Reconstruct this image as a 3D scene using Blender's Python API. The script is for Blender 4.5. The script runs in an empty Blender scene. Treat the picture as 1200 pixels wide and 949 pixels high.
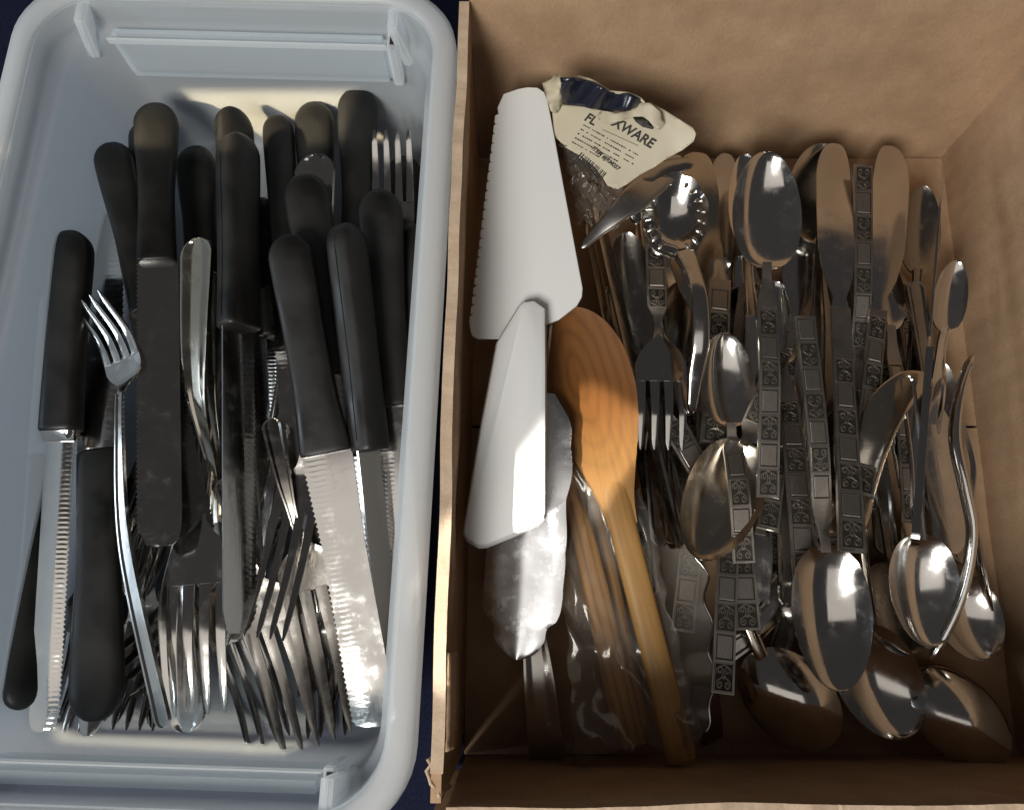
import bpy, bmesh, math, random
import numpy as np
from mathutils import Vector, Matrix, noise

random.seed(7)
scene = bpy.context.scene
COL = scene.collection
R = math.radians

# ------------------------------------------------------------------ camera
CAM_H, TILT, FPX = 0.50, R(16), 950.0
cam = bpy.data.cameras.new('camera')
cam.lens = 36 * FPX / 1200
cam.sensor_width = 36
cam.clip_start, cam.clip_end = 0.01, 50
cam_o = bpy.data.objects.new('camera', cam)
cam_o.location = (0, 0, CAM_H)
cam_o.rotation_euler = (TILT, 0, 0)
COL.objects.link(cam_o)
scene.camera = cam_o

# ------------------------------------------------------------------ pixel <-> place
C_, S_ = math.cos(TILT), math.sin(TILT)
def P(px, py, z):
    dx = (px - 600) / FPX; dy = -(py - 474.5) / FPX
    d = Vector((dx, dy * C_ + S_, dy * S_ - C_))
    t = (z - CAM_H) / d.z
    return Vector((0, 0, CAM_H)) + d * t
def kpx(z, py=474.5):                      # metres per photo pixel at a place
    dy = -(py - 474.5) / FPX
    return ((z - CAM_H) / (dy * S_ - C_)) / FPX

# ------------------------------------------------------------------ light
world = bpy.data.worlds.new('World'); scene.world = world
world.use_nodes = True
bg = world.node_tree.nodes['Background']
bg.inputs[0].default_value = (0.64, 0.60, 0.60, 1); bg.inputs[1].default_value = 0.066
def area(name, loc, aim, sx, sy, power, color, spread=180, turn=0):
    l = bpy.data.lights.new(name, 'AREA'); l.shape = 'RECTANGLE'
    l.size, l.size_y, l.energy, l.color = sx, sy, power, color
    l.spread = R(spread)
    o = bpy.data.objects.new(name, l); COL.objects.link(o)
    o.location = loc
    o.rotation_euler = (Vector(aim) - Vector(loc)).to_track_quat('-Z', 'Y').to_euler()
    if turn: o.rotation_euler = (o.rotation_euler.to_matrix() @ Matrix.Rotation(R(turn), 3, 'Z')).to_euler()
    return o
for wx in (-.13, .13):          # a window of two tall sashes
    area('window_light', (-.50 + wx, -.92 - wx*.35, 1.25), (0, .12, 0), 0.22, 0.60, 13, (1.0, 0.97, 0.92))
area('overhead_fill_light', (-.35, -.76, 1.9), (-.35, -.76, 0), 2.1, 1.22, 5.0, (1.0, 0.93, 0.85))  # added overhead panel for ceiling bounce; fills the pile and shows in the metal
area('left_fill_light', (-1.4, .0, .55), (-.2, .14, .05), 0.5, 0.5, 7.5, (0.82, 0.91, 1.0))  # added bluish fill from the left so the bin wall glows
# narrow shafts of sun that come through the window
def beam(edge_a, edge_b, width, along, e, grow=1.0, col=(1.0, .95, .88)):
    """a shaft whose upper edge runs from edge_a to edge_b on the things it falls on"""
    a, b = P(*edge_a), P(*edge_b)
    d = Vector((-.60, -.70, .90)).normalized()
    x = (b - a); L = x.length; mid = (a + b)/2 + x*along
    x = (x - d*x.dot(d)).normalized(); y = d.cross(x)
    c = mid + y*width/2
    l = bpy.data.lights.new('sun_shaft_light', 'AREA'); l.shape = 'RECTANGLE'
    l.size, l.size_y, l.energy, l.color, l.spread = L*grow, abs(width), e*L*grow*abs(width), col, R(1.0)
    o = bpy.data.objects.new('sun_shaft_light', l); COL.objects.link(o)
    m = Matrix((x, y, d)).transposed().to_4x4(); m.translation = c + d*.62
    o.matrix_world = m
beam((548, 612, .11), (640, 490, .11), -.045, -.16, 9, 1.05)
beam((205, 108, .060), (400, 108, .060), -.030, 0, 13, col=(1, .80, .50))
beam((60, 838, .004), (360, 838, .004), -.045, 0, 11, col=(1, .86, .62))

scene.view_settings.view_transform = 'Standard'
scene.view_settings.look = 'None'
scene.view_settings.exposure = 0
scene.view_settings.gamma = 1
scene.render.engine = 'CYCLES'
scene.cycles.max_bounces = 10
scene.cycles.transparent_max_bounces = 16
scene.cycles.glossy_bounces = 6
scene.cycles.caustics_reflective = False
scene.cycles.caustics_refractive = False
scene.cycles.use_denoising = True

# ------------------------------------------------------------------ materials
def mat(name, base=(.5, .5, .5), rough=.5, metal=0, spec=.5, **kw):
    m = bpy.data.materials.new(name); m.use_nodes = True
    b = m.node_tree.nodes['Principled BSDF']
    b.inputs['Base Color'].default_value = (*base, 1)
    b.inputs['Roughness'].default_value = rough
    b.inputs['Metallic'].default_value = metal
    b.inputs['Specular IOR Level'].default_value = spec
    for k, v in kw.items(): b.inputs[k.replace('_', ' ')].default_value = v
    return m
def N(m, t, **kw):
    n = m.node_tree.nodes.new(t)
    for k, v in kw.items(): setattr(n, k, v)
    return n
def Lk(m, a, b): m.node_tree.links.new(a, b)
def bsdf(m): return m.node_tree.nodes['Principled BSDF']
def add_noise(m, scale=60, detail=4, col=None, rough=None, bump=0, stretch=(1, 1, 1), dist=.001, coords='Object', bscale=None):
    tc = N(m, 'ShaderNodeTexCoord'); mp = N(m, 'ShaderNodeMapping')
    mp.inputs['Scale'].default_value = stretch
    Lk(m, tc.outputs[coords], mp.inputs[0])
    n = N(m, 'ShaderNodeTexNoise'); n.inputs['Scale'].default_value = scale; n.inputs['Detail'].default_value = detail
    Lk(m, mp.outputs[0], n.inputs['Vector'])
    if col:
        r = N(m, 'ShaderNodeValToRGB'); e = r.color_ramp.elements
        e[0].position, e[1].position = .3, .7
        e[0].color, e[1].color = (*col[0], 1), (*col[1], 1)
        Lk(m, n.outputs[0], r.inputs[0]); Lk(m, r.outputs[0], bsdf(m).inputs['Base Color'])
    if rough:
        r = N(m, 'ShaderNodeMapRange'); r.inputs[3].default_value, r.inputs[4].default_value = rough
        r.inputs[1].default_value, r.inputs[2].default_value = .3, .7
        Lk(m, n.outputs[0], r.inputs[0]); Lk(m, r.outputs[0], bsdf(m).inputs['Roughness'])
    if bump:
        src = n
        if bscale:
            src = N(m, 'ShaderNodeTexNoise'); src.inputs['Scale'].default_value = bscale; src.inputs['Detail'].default_value = 3
            Lk(m, mp.outputs[0], src.inputs['Vector'])
        b = N(m, 'ShaderNodeBump'); b.inputs['Strength'].default_value = bump; b.inputs['Distance'].default_value = dist
        prev = bsdf(m).inputs['Normal'].links
        if prev: Lk(m, prev[0].from_socket, b.inputs['Normal'])
        Lk(m, src.outputs[0], b.inputs['Height']); Lk(m, b.outputs[0], bsdf(m).inputs['Normal'])
    return m
def steel(name, base, r0, r1, wob=.25):
    m = mat(name, base, r0, 1)
    add_noise(m, 55, 5, rough=(r0, r1), bump=wob, dist=.0009, bscale=28)
    sm = N(m, 'ShaderNodeTexNoise'); sm.inputs['Scale'].default_value = 130; sm.inputs['Detail'].default_value = 6; sm.inputs['Roughness'].default_value = .65
    tc = N(m, 'ShaderNodeTexCoord'); Lk(m, tc.outputs['Object'], sm.inputs[0])
    mr = N(m, 'ShaderNodeMapRange'); mr.inputs[1].default_value = .52; mr.inputs[2].default_value = .68; mr.inputs[3].default_value = 0; mr.inputs[4].default_value = .10
    Lk(m, sm.outputs[0], mr.inputs[0])
    ad = N(m, 'ShaderNodeMath', operation='ADD'); Lk(m, bsdf(m).inputs['Roughness'].links[0].from_socket, ad.inputs[0]); Lk(m, mr.outputs[0], ad.inputs[1])
    Lk(m, ad.outputs[0], bsdf(m).inputs['Roughness'])
    add_noise(m, 900, 2, bump=.12, dist=.00012, stretch=(.04, 1, 1))
    return m
M = {}
M['steel'] = steel('polished_steel', (.60, .585, .56), .06, .17, .15)
M['bright'] = steel('bright_steel', (.74, .725, .70), .06, .17, .12)
M['warm'] = steel('warm_steel', (.56, .51, .43), .09, .22, .15)
M['blade'] = steel('brushed_blade_steel', (.62, .605, .585), .08, .2, .06)
M['matte'] = steel('satin_steel', (.50, .48, .45), .12, .22, .1)
M['pattern'] = steel('worn_pattern_steel', (.50, .46, .41), .24, .38, .1)
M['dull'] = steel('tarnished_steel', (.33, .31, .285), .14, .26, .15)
M['patina'] = add_noise(mat('dark_patina', (.05, .045, .04), .5, .8), 300, 3, col=((.02, .018, .015), (.09, .08, .068)))
M['black'] = add_noise(add_noise(mat('black_plastic', (.0115, .011, .0105), .42, spec=.4), 45, 8, col=((.0045, .0043, .004), (.0115, .011, .010)), rough=(.34, .6)), 900, 3, bump=.05, dist=.0003)
M['white'] = add_noise(mat('white_plastic', (.74, .75, .74), .6, spec=.3), 30, 4, rough=(.5, .68), bump=.1, dist=.0006)
M['tip'] = steel('embossed_steel', (.90, .91, .93), .20, .32, .10)
M['cloth'] = add_noise(mat('navy_cloth', (.008, .010, .026), .9, spec=.1), 900, 3, col=((.005, .006, .018), (.012, .014, .034)), bump=.5, dist=.0006)

def card_mat(name, c0, c1, flute=0):
    m = mat(name, c0, .85, spec=.15)
    add_noise(m, 45, 7, col=(c0, c1), bump=.25, dist=.0006, bscale=500)
    add_noise(m, 7, 3, bump=.35, dist=.004)
    tc = N(m, 'ShaderNodeTexCoord'); sp = N(m, 'ShaderNodeSeparateXYZ'); Lk(m, tc.outputs['Object'], sp.inputs[0])
    ad = N(m, 'ShaderNodeMath', operation='ADD'); Lk(m, sp.outputs[0], ad.inputs[0]); Lk(m, sp.outputs[1], ad.inputs[1])
    cx = N(m, 'ShaderNodeCombineXYZ'); Lk(m, ad.outputs[0], cx.inputs[0])
    wv = N(m, 'ShaderNodeTexWave', wave_type='BANDS', bands_direction='X'); wv.inputs['Scale'].default_value = 22
    Lk(m, cx.outputs[0], wv.inputs[0])
    b2 = N(m, 'ShaderNodeBump'); b2.inputs['Strength'].default_value = .16; b2.inputs['Distance'].default_value = .0006
    Lk(m, bsdf(m).inputs['Normal'].links[0].from_socket, b2.inputs['Normal'])
    Lk(m, wv.outputs[1], b2.inputs['Height']); Lk(m, b2.outputs[0], bsdf(m).inputs['Normal'])
    # paper fibres, specks and scuffs
    fb = N(m, 'ShaderNodeTexNoise'); fb.inputs['Scale'].default_value = 1100; fb.inputs['Detail'].default_value = 3
    mp = N(m, 'ShaderNodeMapping'); mp.inputs['Scale'].default_value = (1, 1, .3); Lk(m, tc.outputs['Object'], mp.inputs[0]); Lk(m, mp.outputs[0], fb.inputs[0])
    mr = N(m, 'ShaderNodeMapRange'); mr.inputs[1].default_value = .3; mr.inputs[2].default_value = .7; mr.inputs[3].default_value = .91; mr.inputs[4].default_value = 1.06
    Lk(m, fb.outputs[0], mr.inputs[0])
    st = N(m, 'ShaderNodeTexNoise'); st.inputs['Scale'].default_value = 14; st.inputs['Detail'].default_value = 8; st.inputs['Roughness'].default_value = .7
    Lk(m, tc.outputs['Object'], st.inputs[0])
    m4 = N(m, 'ShaderNodeMapRange'); m4.inputs[1].default_value = .35; m4.inputs[2].default_value = .6; m4.inputs[3].default_value = .86; m4.inputs[4].default_value = 1.03
    Lk(m, st.outputs[0], m4.inputs[0])
    mm = N(m, 'ShaderNodeMath', operation='MULTIPLY'); Lk(m, mr.outputs[0], mm.inputs[0]); Lk(m, m4.outputs[0], mm.inputs[1])
    mx = N(m, 'ShaderNodeMix', data_type='RGBA', blend_type='MULTIPLY'); mx.inputs[0].default_value = 1
    Lk(m, bsdf(m).inputs['Base Color'].links[0].from_socket, mx.inputs[6]); Lk(m, mm.outputs[0], mx.inputs[7])
    Lk(m, mx.outputs[2], bsdf(m).inputs['Base Color'])
    return m
M['kraft'] = card_mat('kraft_board', (.40, .262, .158), (.475, .32, .20))
M['kraft_edge'] = card_mat('torn_kraft_edge', (.47, .345, .235), (.56, .43, .31))

def wood_mat(name, c0, c1, c2, centre=(0, 0, 0), sc=(1, 1, 1), rings=120, dist=3.0, tail=None, L=1):
    m = mat(name, c0, .5, spec=.35)
    tc = N(m, 'ShaderNodeTexCoord'); mp = N(m, 'ShaderNodeMapping')
    mp.vector_type = 'POINT'
    mp.inputs['Location'].default_value = tuple(-a * b for a, b in zip(centre, sc)); mp.inputs['Scale'].default_value = sc
    Lk(m, tc.outputs['Object'], mp.inputs[0])
    w = N(m, 'ShaderNodeTexWave', wave_type='RINGS', rings_direction='Z')
    w.inputs['Scale'].default_value = rings; w.inputs['Distortion'].default_value = dist
    w.inputs['Detail'].default_value = 3; w.inputs['Detail Scale'].default_value = .9; w.inputs['Detail Roughness'].default_value = .55
    Lk(m, mp.outputs[0], w.inputs[0])
    r = N(m, 'ShaderNodeValToRGB'); e = r.color_ramp.elements
    e[0].color = (*c0, 1); e[1].color = (*c1, 1); e[0].position = .0; e[1].position = .9
    x = e.new(.35); x.color = (*c2, 1)
    Lk(m, w.outputs[1], r.inputs[0])
    n = N(m, 'ShaderNodeTexNoise'); n.inputs['Scale'].default_value = 400; n.inputs['Detail'].default_value = 4
    mp2 = N(m, 'ShaderNodeMapping'); mp2.inputs['Scale'].default_value = (.06, 1, 1)
    Lk(m, tc.outputs['Object'], mp2.inputs[0]); Lk(m, mp2.outputs[0], n.inputs[0])
    mx = N(m, 'ShaderNodeMix', data_type='RGBA', blend_type='MULTIPLY'); mx.inputs[0].default_value = .45
    rr = N(m, 'ShaderNodeMapRange'); rr.inputs[3].default_value = .55; rr.inputs[4].default_value = 1.25
    Lk(m, n.outputs[0], rr.inputs[0])
    Lk(m, r.outputs[0], mx.inputs[6]); Lk(m, rr.outputs[0], mx.inputs[7])
    res = mx.outputs[2]
    if tail:
        sx = N(m, 'ShaderNodeSeparateXYZ'); Lk(m, tc.outputs['Object'], sx.inputs[0])
        mr = N(m, 'ShaderNodeMapRange'); mr.inputs[1].default_value = .46*L; mr.inputs[2].default_value = .76*L
        Lk(m, sx.outputs[0], mr.inputs[0])
        nt2 = N(m, 'ShaderNodeMix', data_type='RGBA', blend_type='MULTIPLY'); nt2.inputs[0].default_value = 1
        nt2.inputs[6].default_value = (*tail, 1); Lk(m, rr.outputs[0], nt2.inputs[7])
        m3 = N(m, 'ShaderNodeMix', data_type='RGBA'); Lk(m, mr.outputs[0], m3.inputs[0])
        Lk(m, nt2.outputs[2], m3.inputs[6]); Lk(m, res, m3.inputs[7]); res = m3.outputs[2]
    Lk(m, res, bsdf(m).inputs['Base Color'])
    b = N(m, 'ShaderNodeBump'); b.inputs['Strength'].default_value = .25; b.inputs['Distance'].default_value = .0004
    Lk(m, n.outputs[0], b.inputs['Height']); Lk(m, b.outputs[0], bsdf(m).inputs['Normal'])
    return m

# frosted polypropylene: partly clear, partly scattering
def frosted(name, base, alpha, rough):
    m = mat(name, base, rough, spec=.5)
    nt = m.node_tree; b = bsdf(m); out = nt.nodes['Material Output']
    add_noise(m, 18, 5, rough=(rough * .8, rough * 1.5), bump=.12, dist=.0015)
    tr = N(m, 'ShaderNodeBsdfTransparent'); tr.inputs[0].default_value = (.93, .96, .98, 1)
    tl = N(m, 'ShaderNodeBsdfTranslucent'); tl.inputs[0].default_value = (*base, 1)
    m1 = N(m, 'ShaderNodeMixShader'); m1.inputs[0].default_value = .58
    m2 = N(m, 'ShaderNodeMixShader'); m2.inputs[0].default_value = alpha
    Lk(m, b.outputs[0], m1.inputs[1]); Lk(m, tl.outputs[0], m1.inputs[2])
    Lk(m, tr.outputs[0], m2.inputs[1]); Lk(m, m1.outputs[0], m2.inputs[2])
    Lk(m, m2.outputs[0], out.inputs[0])
    return m
M['bin'] = frosted('frosted_plastic', (.90, .94, .96), .44, .28)
M['rim'] = frosted('thick_frosted_plastic', (.96, .97, .97), .56, .28)
def film(name, alpha):
    m = mat(name, (.75, .72, .66), .12, spec=.9)
    nt = m.node_tree; b = bsdf(m); out = nt.nodes['Material Output']
    tr = N(m, 'ShaderNodeBsdfTransparent'); tr.inputs[0].default_value = (.93, .91, .88, 1)
    gl = N(m, 'ShaderNodeBsdfGlossy'); gl.inputs[0].default_value = (1, .97, .92, 1); gl.inputs['Roughness'].default_value = .12
    fr = N(m, 'ShaderNodeFresnel'); fr.inputs[0].default_value = 1.25
    m1 = N(m, 'ShaderNodeMixShader'); Lk(m, fr.outputs[0], m1.inputs[0])
    Lk(m, tr.outputs[0], m1.inputs[1]); Lk(m, gl.outputs[0], m1.inputs[2])
    m2 = N(m, 'ShaderNodeMixShader'); m2.inputs[0].default_value = alpha
    Lk(m, m1.outputs[0], m2.inputs[1]); Lk(m, b.outputs[0], m2.inputs[2]); Lk(m, m2.outputs[0], out.inputs[0])
    return m
M['film'] = film('clear_film', .05)
M['satin'] = steel('satin_grey_steel', (.55, .53, .50), .26, .38, .1)
M['smoky'] = film('smoky_clear_plastic', .10)
M['paper'] = add_noise(mat('cream_paper', (.62, .54, .38), .55, spec=.3), 40, 4, col=((.47, .42, .31), (.55, .50, .375)))
M['paper_dark'] = mat('navy_print', (.012, .014, .026), .25, spec=.6)
M['ink'] = mat('dark_ink', (.02, .017, .014), .6)
M['red'] = mat('dark_red_plastic', (.10, .006, .005), .4)
M['slot_dark'] = mat('slot_shade', (.006, .006, .008), .8)

# ------------------------------------------------------------------ mesh helpers
def link(name, me, parent=None, mats=()):
    o = bpy.data.objects.new(name, me); COL.objects.link(o)
    if parent: o.parent = parent
    if me is not None:
        for m in mats:
            if m.name not in [x.name for x in me.materials if x]: me.materials.append(m)
    return o
def mesh(name, V, F, sharp=38, smooth=True):
    me = bpy.data.meshes.new(name); me.from_pydata([tuple(v) for v in V], [], F); me.validate(); me.update()
    bm = bmesh.new(); bm.from_mesh(me); bmesh.ops.recalc_face_normals(bm, faces=bm.faces); bm.to_mesh(me); bm.free()
    if smooth:
        me.shade_smooth()
        me.set_sharp_from_angle(angle=R(sharp))
    return me
def tag(o, label, cat, group=None, kind=None):
    o['label'] = label; o['category'] = cat
    if group: o['group'] = group
    if kind: o['kind'] = kind
    return o
def empty(name, mtx, label, cat, group=None):
    o = bpy.data.objects.new(name, None); COL.objects.link(o); o.empty_display_size = .01
    o.matrix_world = mtx
    return tag(o, label, cat, group)
def frame(A, zA, B, zB, roll=0):
    a, b = P(*A, zA), P(*B, zB)
    x = (b - a); L = x.length; x.normalize()
    z = Vector((0, 0, 1)); z = (z - x * z.dot(x)).normalized(); y = z.cross(x)
    m = Matrix((x, y, z)).transposed().to_4x4(); m.translation = a
    m = m @ Matrix.Rotation(R(roll), 4, 'X')
    return m, L, kpx((zA + zB) / 2, (A[1] + B[1]) / 2)
def pchip(ctrl):
    xs = np.array([c[0] for c in ctrl], float); ys = np.array([c[1] for c in ctrl], float)
    def f(t):
        t = min(max(t, xs[0]), xs[-1])
        i = int(np.searchsorted(xs, t, side='right')) - 1
        i = min(max(i, 0), len(xs) - 2)
        h = np.diff(xs); d = np.diff(ys) / h
        def sl(j):
            if j == 0: return d[0]
            if j == len(xs) - 1: return d[-1]
            return 0 if d[j - 1] * d[j] <= 0 else 2 * d[j - 1] * d[j] / (d[j - 1] + d[j])
        u = (t - xs[i]) / h[i]; m0, m1 = sl(i) * h[i], sl(i + 1) * h[i]
        return (2*u**3-3*u**2+1)*ys[i] + (u**3-2*u**2+u)*m0 + (-2*u**3+3*u**2)*ys[i+1] + (u**3-u**2)*m1
    return f
def sheet(name, st, th, nu=8, dish=None, cross=None, parent=None, m=None, sharp=38):
    """st: list of (x, yl, yr, z, D) ; surface z + D*(1-u^2) ; cross(u)-> extra height"""
    V, F = [], []
    n = nu + 1
    for layer in (0, 1):
        for (x, yl, yr, z, D) in st:
            for j in range(n):
                u = -1 + 2 * j / nu
                y = (yl + yr) / 2 + u * (yr - yl) / 2
                zz = z + D * (1 - u * u) + (cross(u) if (cross and layer == 0) else 0)
                V.append((x, y, zz - th * layer))
    ns = len(st); off = ns * n
    for i in range(ns - 1):
        for j in range(nu):
            a = i * n + j
            F.append((a, a + n, a + n + 1, a + 1))
            F.append((off + a, off + a + 1, off + a + n + 1, off + a + n))
        a, b = i * n, (i + 1) * n
        F.append((a, off + a, off + b, b))
        a, b = i * n + nu, (i + 1) * n + nu
        F.append((a, b, off + b, off + a))
    for j in range(nu):
        F.append((j, j + 1, off + j + 1, off + j))
        a = (ns - 1) * n + j
        F.append((a, off + a, off + a + 1, a + 1))
    me = mesh(name, V, F, sharp)
    return link(name, me, parent, [m] if m else [])
def loft(name, st, parent, m, nseg=20, e=2.6, sharp=50):
    """closed tube of superellipse sections; st: (x, yc, zc, ry, rz)"""
    V, F = [], []
    for (x, yc, zc, ry, rz) in st:
        for j in range(nseg):
            a = 2 * math.pi * j / nseg; c, s = math.cos(a), math.sin(a)
            V.append((x, yc + ry * math.copysign(abs(c) ** (2 / e), c), zc + rz * math.copysign(abs(s) ** (2 / e), s)))
    for i in range(len(st) - 1):
        for j in range(nseg):
            k = (j + 1) % nseg
            F.append((i * nseg + j, i * nseg + k, (i + 1) * nseg + k, (i + 1) * nseg + j))
    F.append(tuple(range(nseg))); F.append(tuple((len(st) - 1) * nseg + j for j in range(nseg)))
    return link(name, mesh(name, V, F, sharp), parent, [m])
def rod(name, pts, ra, rb, parent, m, up=Vector((0, 0, 1)), nseg=12, e=2, origin=Vector()):
    """tube along a smooth 3-D path; pts: [Vector], ra: side radii, rb: up radii (lists)"""
    n = len(pts); out = []
    for i in range(n - 1):
        p0, p1, p2, p3 = pts[max(i-1, 0)], pts[i], pts[i+1], pts[min(i+2, n-1)]
        for q in range(6):
            t = q / 6
            out.append((.5 * ((2*p1) + (-p0+p2)*t + (2*p0-5*p1+4*p2-p3)*t*t + (-p0+3*p1-3*p2+p3)*t**3), ra[i]+(ra[i+1]-ra[i])*t, rb[i]+(rb[i+1]-rb[i])*t))
    out.append((pts[-1], ra[-1], rb[-1]))
    V, F = [], []
    for i, (p, a, b) in enumerate(out):
        d = (out[min(i+1, len(out)-1)][0] - out[max(i-1, 0)][0]).normalized()
        s = d.cross(up); s = s.normalized() if s.length > 1e-6 else Vector((1, 0, 0))
        w = s.cross(d)
        sc = 1
        if i == 0 or i == len(out) - 1: sc = .55
        for j in range(nseg):
            an = 2 * math.pi * j / nseg; c, q = math.cos(an), math.sin(an)
            V.append(p - origin + s * a * sc * math.copysign(abs(c)**(2/e), c) + w * b * sc * math.copysign(abs(q)**(2/e), q))
    for i in range(len(out) - 1):
        for j in range(nseg):
            k = (j + 1) % nseg
            F.append((i*nseg+j, i*nseg+k, (i+1)*nseg+k, (i+1)*nseg+j))
    F.append(tuple(range(nseg))); F.append(tuple((len(out)-1)*nseg+j for j in range(nseg)))
    return link(name, mesh(name, V, F, 50), parent, [m])
def prism(name, pts, down, inset, parent, m, org=Vector(), sharp=30):
    """pts: world-space outline of the top face; sides go down; top edge chamfered"""
    c = sum(pts, Vector()) / len(pts)
    n = len(pts)
    area2 = sum(pts[i].x*pts[(i+1) % n].y - pts[(i+1) % n].x*pts[i].y for i in range(n))
    sg = 1 if area2 > 0 else -1
    def off(d):
        r = []
        for i in range(n):
            a, b, q = pts[i-1], pts[i], pts[(i+1) % n]
            e1 = (b-a).xy.normalized(); e2 = (q-b).xy.normalized()
            nn = Vector((-(e1.y+e2.y), e1.x+e2.x))
            nn = nn.normalized() * sg if nn.length > 1e-9 else Vector((0, 0))
            r.append(b + Vector((nn.x*d, nn.y*d, 0)))
        return r
    rings = [[p for p in off(inset)], [p - Vector((0, 0, inset*.3)) for p in off(inset*.3)], [p - Vector((0, 0, inset)) for p in pts], [p - Vector((0, 0, down)) for p in pts]]
    V = [p - org for r in rings for p in r]; F = [tuple(range(n)), tuple(range(3*n, 4*n))]
    for k in range(3):
        for i in range(n):
            j = (i+1) % n
            F.append((k*n+i, k*n+j, (k+1)*n+j, (k+1)*n+i))
    return link(name, mesh(name, V, F, sharp), parent, [m])
def box(name, x0, x1, y0, y1, z0, z1, parent, m, bev=0, sub=0):
    bm = bmesh.new(); bmesh.ops.create_cube(bm, size=1)
    for v in bm.verts: v.co = ((x0+x1)/2 + v.co.x*(x1-x0), (y0+y1)/2 + v.co.y*(y1-y0), (z0+z1)/2 + v.co.z*(z1-z0))
    if bev: bmesh.ops.bevel(bm, geom=bm.edges[:], offset=bev, segments=2, affect='EDGES')
    me = bpy.data.meshes.new(name); bm.to_mesh(me); bm.free()
    return link(name, me, parent, [m])

# ------------------------------------------------------------------ setting: cloth-covered table
V = []; F = []; n = 40
for i in range(n+1):
    for j in range(n+1):
        x, y = -.8 + 1.8*i/n, -.6 + 1.6*j/n
        V.append((x, y, -.004 + .002 * noise.noise(Vector((x*9, y*9, 0)))))
for i in range(n):
    for j in range(n):
        a = i*(n+1)+j; F.append((a, a+n+1, a+n+2, a+1))
tb = link('table_surface', mesh('table_surface', V, F), None, [M['cloth']]); tb['kind'] = 'structure'

# ------------------------------------------------------------------ plastic bin
BX, BY, BA = -.1625, .1395, R(-1.77)
BHX, BHY = .1245, .2215
bin_root = empty('storage_bin', Matrix.Translation((BX, BY, 0)) @ Matrix.Rotation(BA, 4, 'Z'),
                 'translucent frosted plastic storage bin holding black handled knives and forks', 'storage bin')
def rr_ring(inset, z, r):
    hx, hy = BHX - inset, BHY - inset; r = max(r - inset * .6, .012); out = []
    for cx, cy, a0 in ((hx-r, hy-r, 0), (-hx+r, hy-r, 90), (-hx+r, -hy+r, 180), (hx-r, -hy+r, 270)):
        for k in range(11):
            a = R(a0 + 9*k); out.append((cx + r*math.cos(a), cy + r*math.sin(a), z))
    # sample the long sides too so that they can bow a little
    return out
def ring_mesh(name, rings, cap, m, parent, th):
    V, F = [], []; n = len(rings[0])
    for r in rings: V += r
    for i in range(len(rings)-1):
        for j in range(n):
            k = (j+1) % n; F.append((i*n+j, i*n+k, (i+1)*n+k, (i+1)*n+j))
    if cap: F.append(tuple((len(rings)-1)*n+j for j in range(n)))
    o = link(name, mesh(name, V, F, 60), parent, [m])
    s = o.modifiers.new('thickness', 'SOLIDIFY'); s.thickness = th; s.offset = 0
    return o
ring_mesh('wall', [rr_ring(a, z, .040) for a, z in ((.0115, .117), (.0125, .104), (.0135, .099), (.0165, .097), (.0175, .092), (.0225, .03), (.0255, .012), (.0305, .004), (.036, .002))], True, M['bin'], bin_root, .0012)
ring_mesh('rim', [rr_ring(a, z, .040) for a, z in ((-.0005, .107), (0, .117), (.0012, .1196), (.003, .1205), (.0085, .1205), (.0103, .1194), (.0112, .1165))], False, M['rim'], bin_root, .0016)
# floor ribs and handle recess ledges
for s in (1, -1):
    yb = s * (BHY - .0165)
    led = box('latch_recess', -.0815, .083 , min(yb, yb - s*.009), max(yb, yb - s*.009), .066, .1025, bin_root, M['bin'], .003)
    box('recess_ridge', -.0815, .083, min(yb - s*.009, yb - s*.0105), max(yb - s*.009, yb - s*.0105), .0985, .1032, bin_root, M['rim'], .0006)
    for x in (-.0935, .0915):
        f = box('bracket_rib', -.0009, .0009, -.008, .008, -.016, .016, bin_root, M['rim'], .0006)
        f.location = (x, yb - s*.002, .101); f.rotation_euler = (0, R(12 if x < 0 else -12), R(0))
        f.scale = (3.4, 1, 1)
    box('latch_block', .0835, .0895, min(yb + s*.001, yb - s*.0125), max(yb + s*.001, yb - s*.0125), .070, .1040, bin_root, M['rim'], .0008)
    box('latch_slot_shade', .0852, .0876, min(yb - s*.003, yb - s*.0100), max(yb - s*.003, yb - s*.0100), .100, .1043, bin_root, M['slot_dark'])  # solid block whose near-black colour stands for the shade inside the opening

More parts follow.
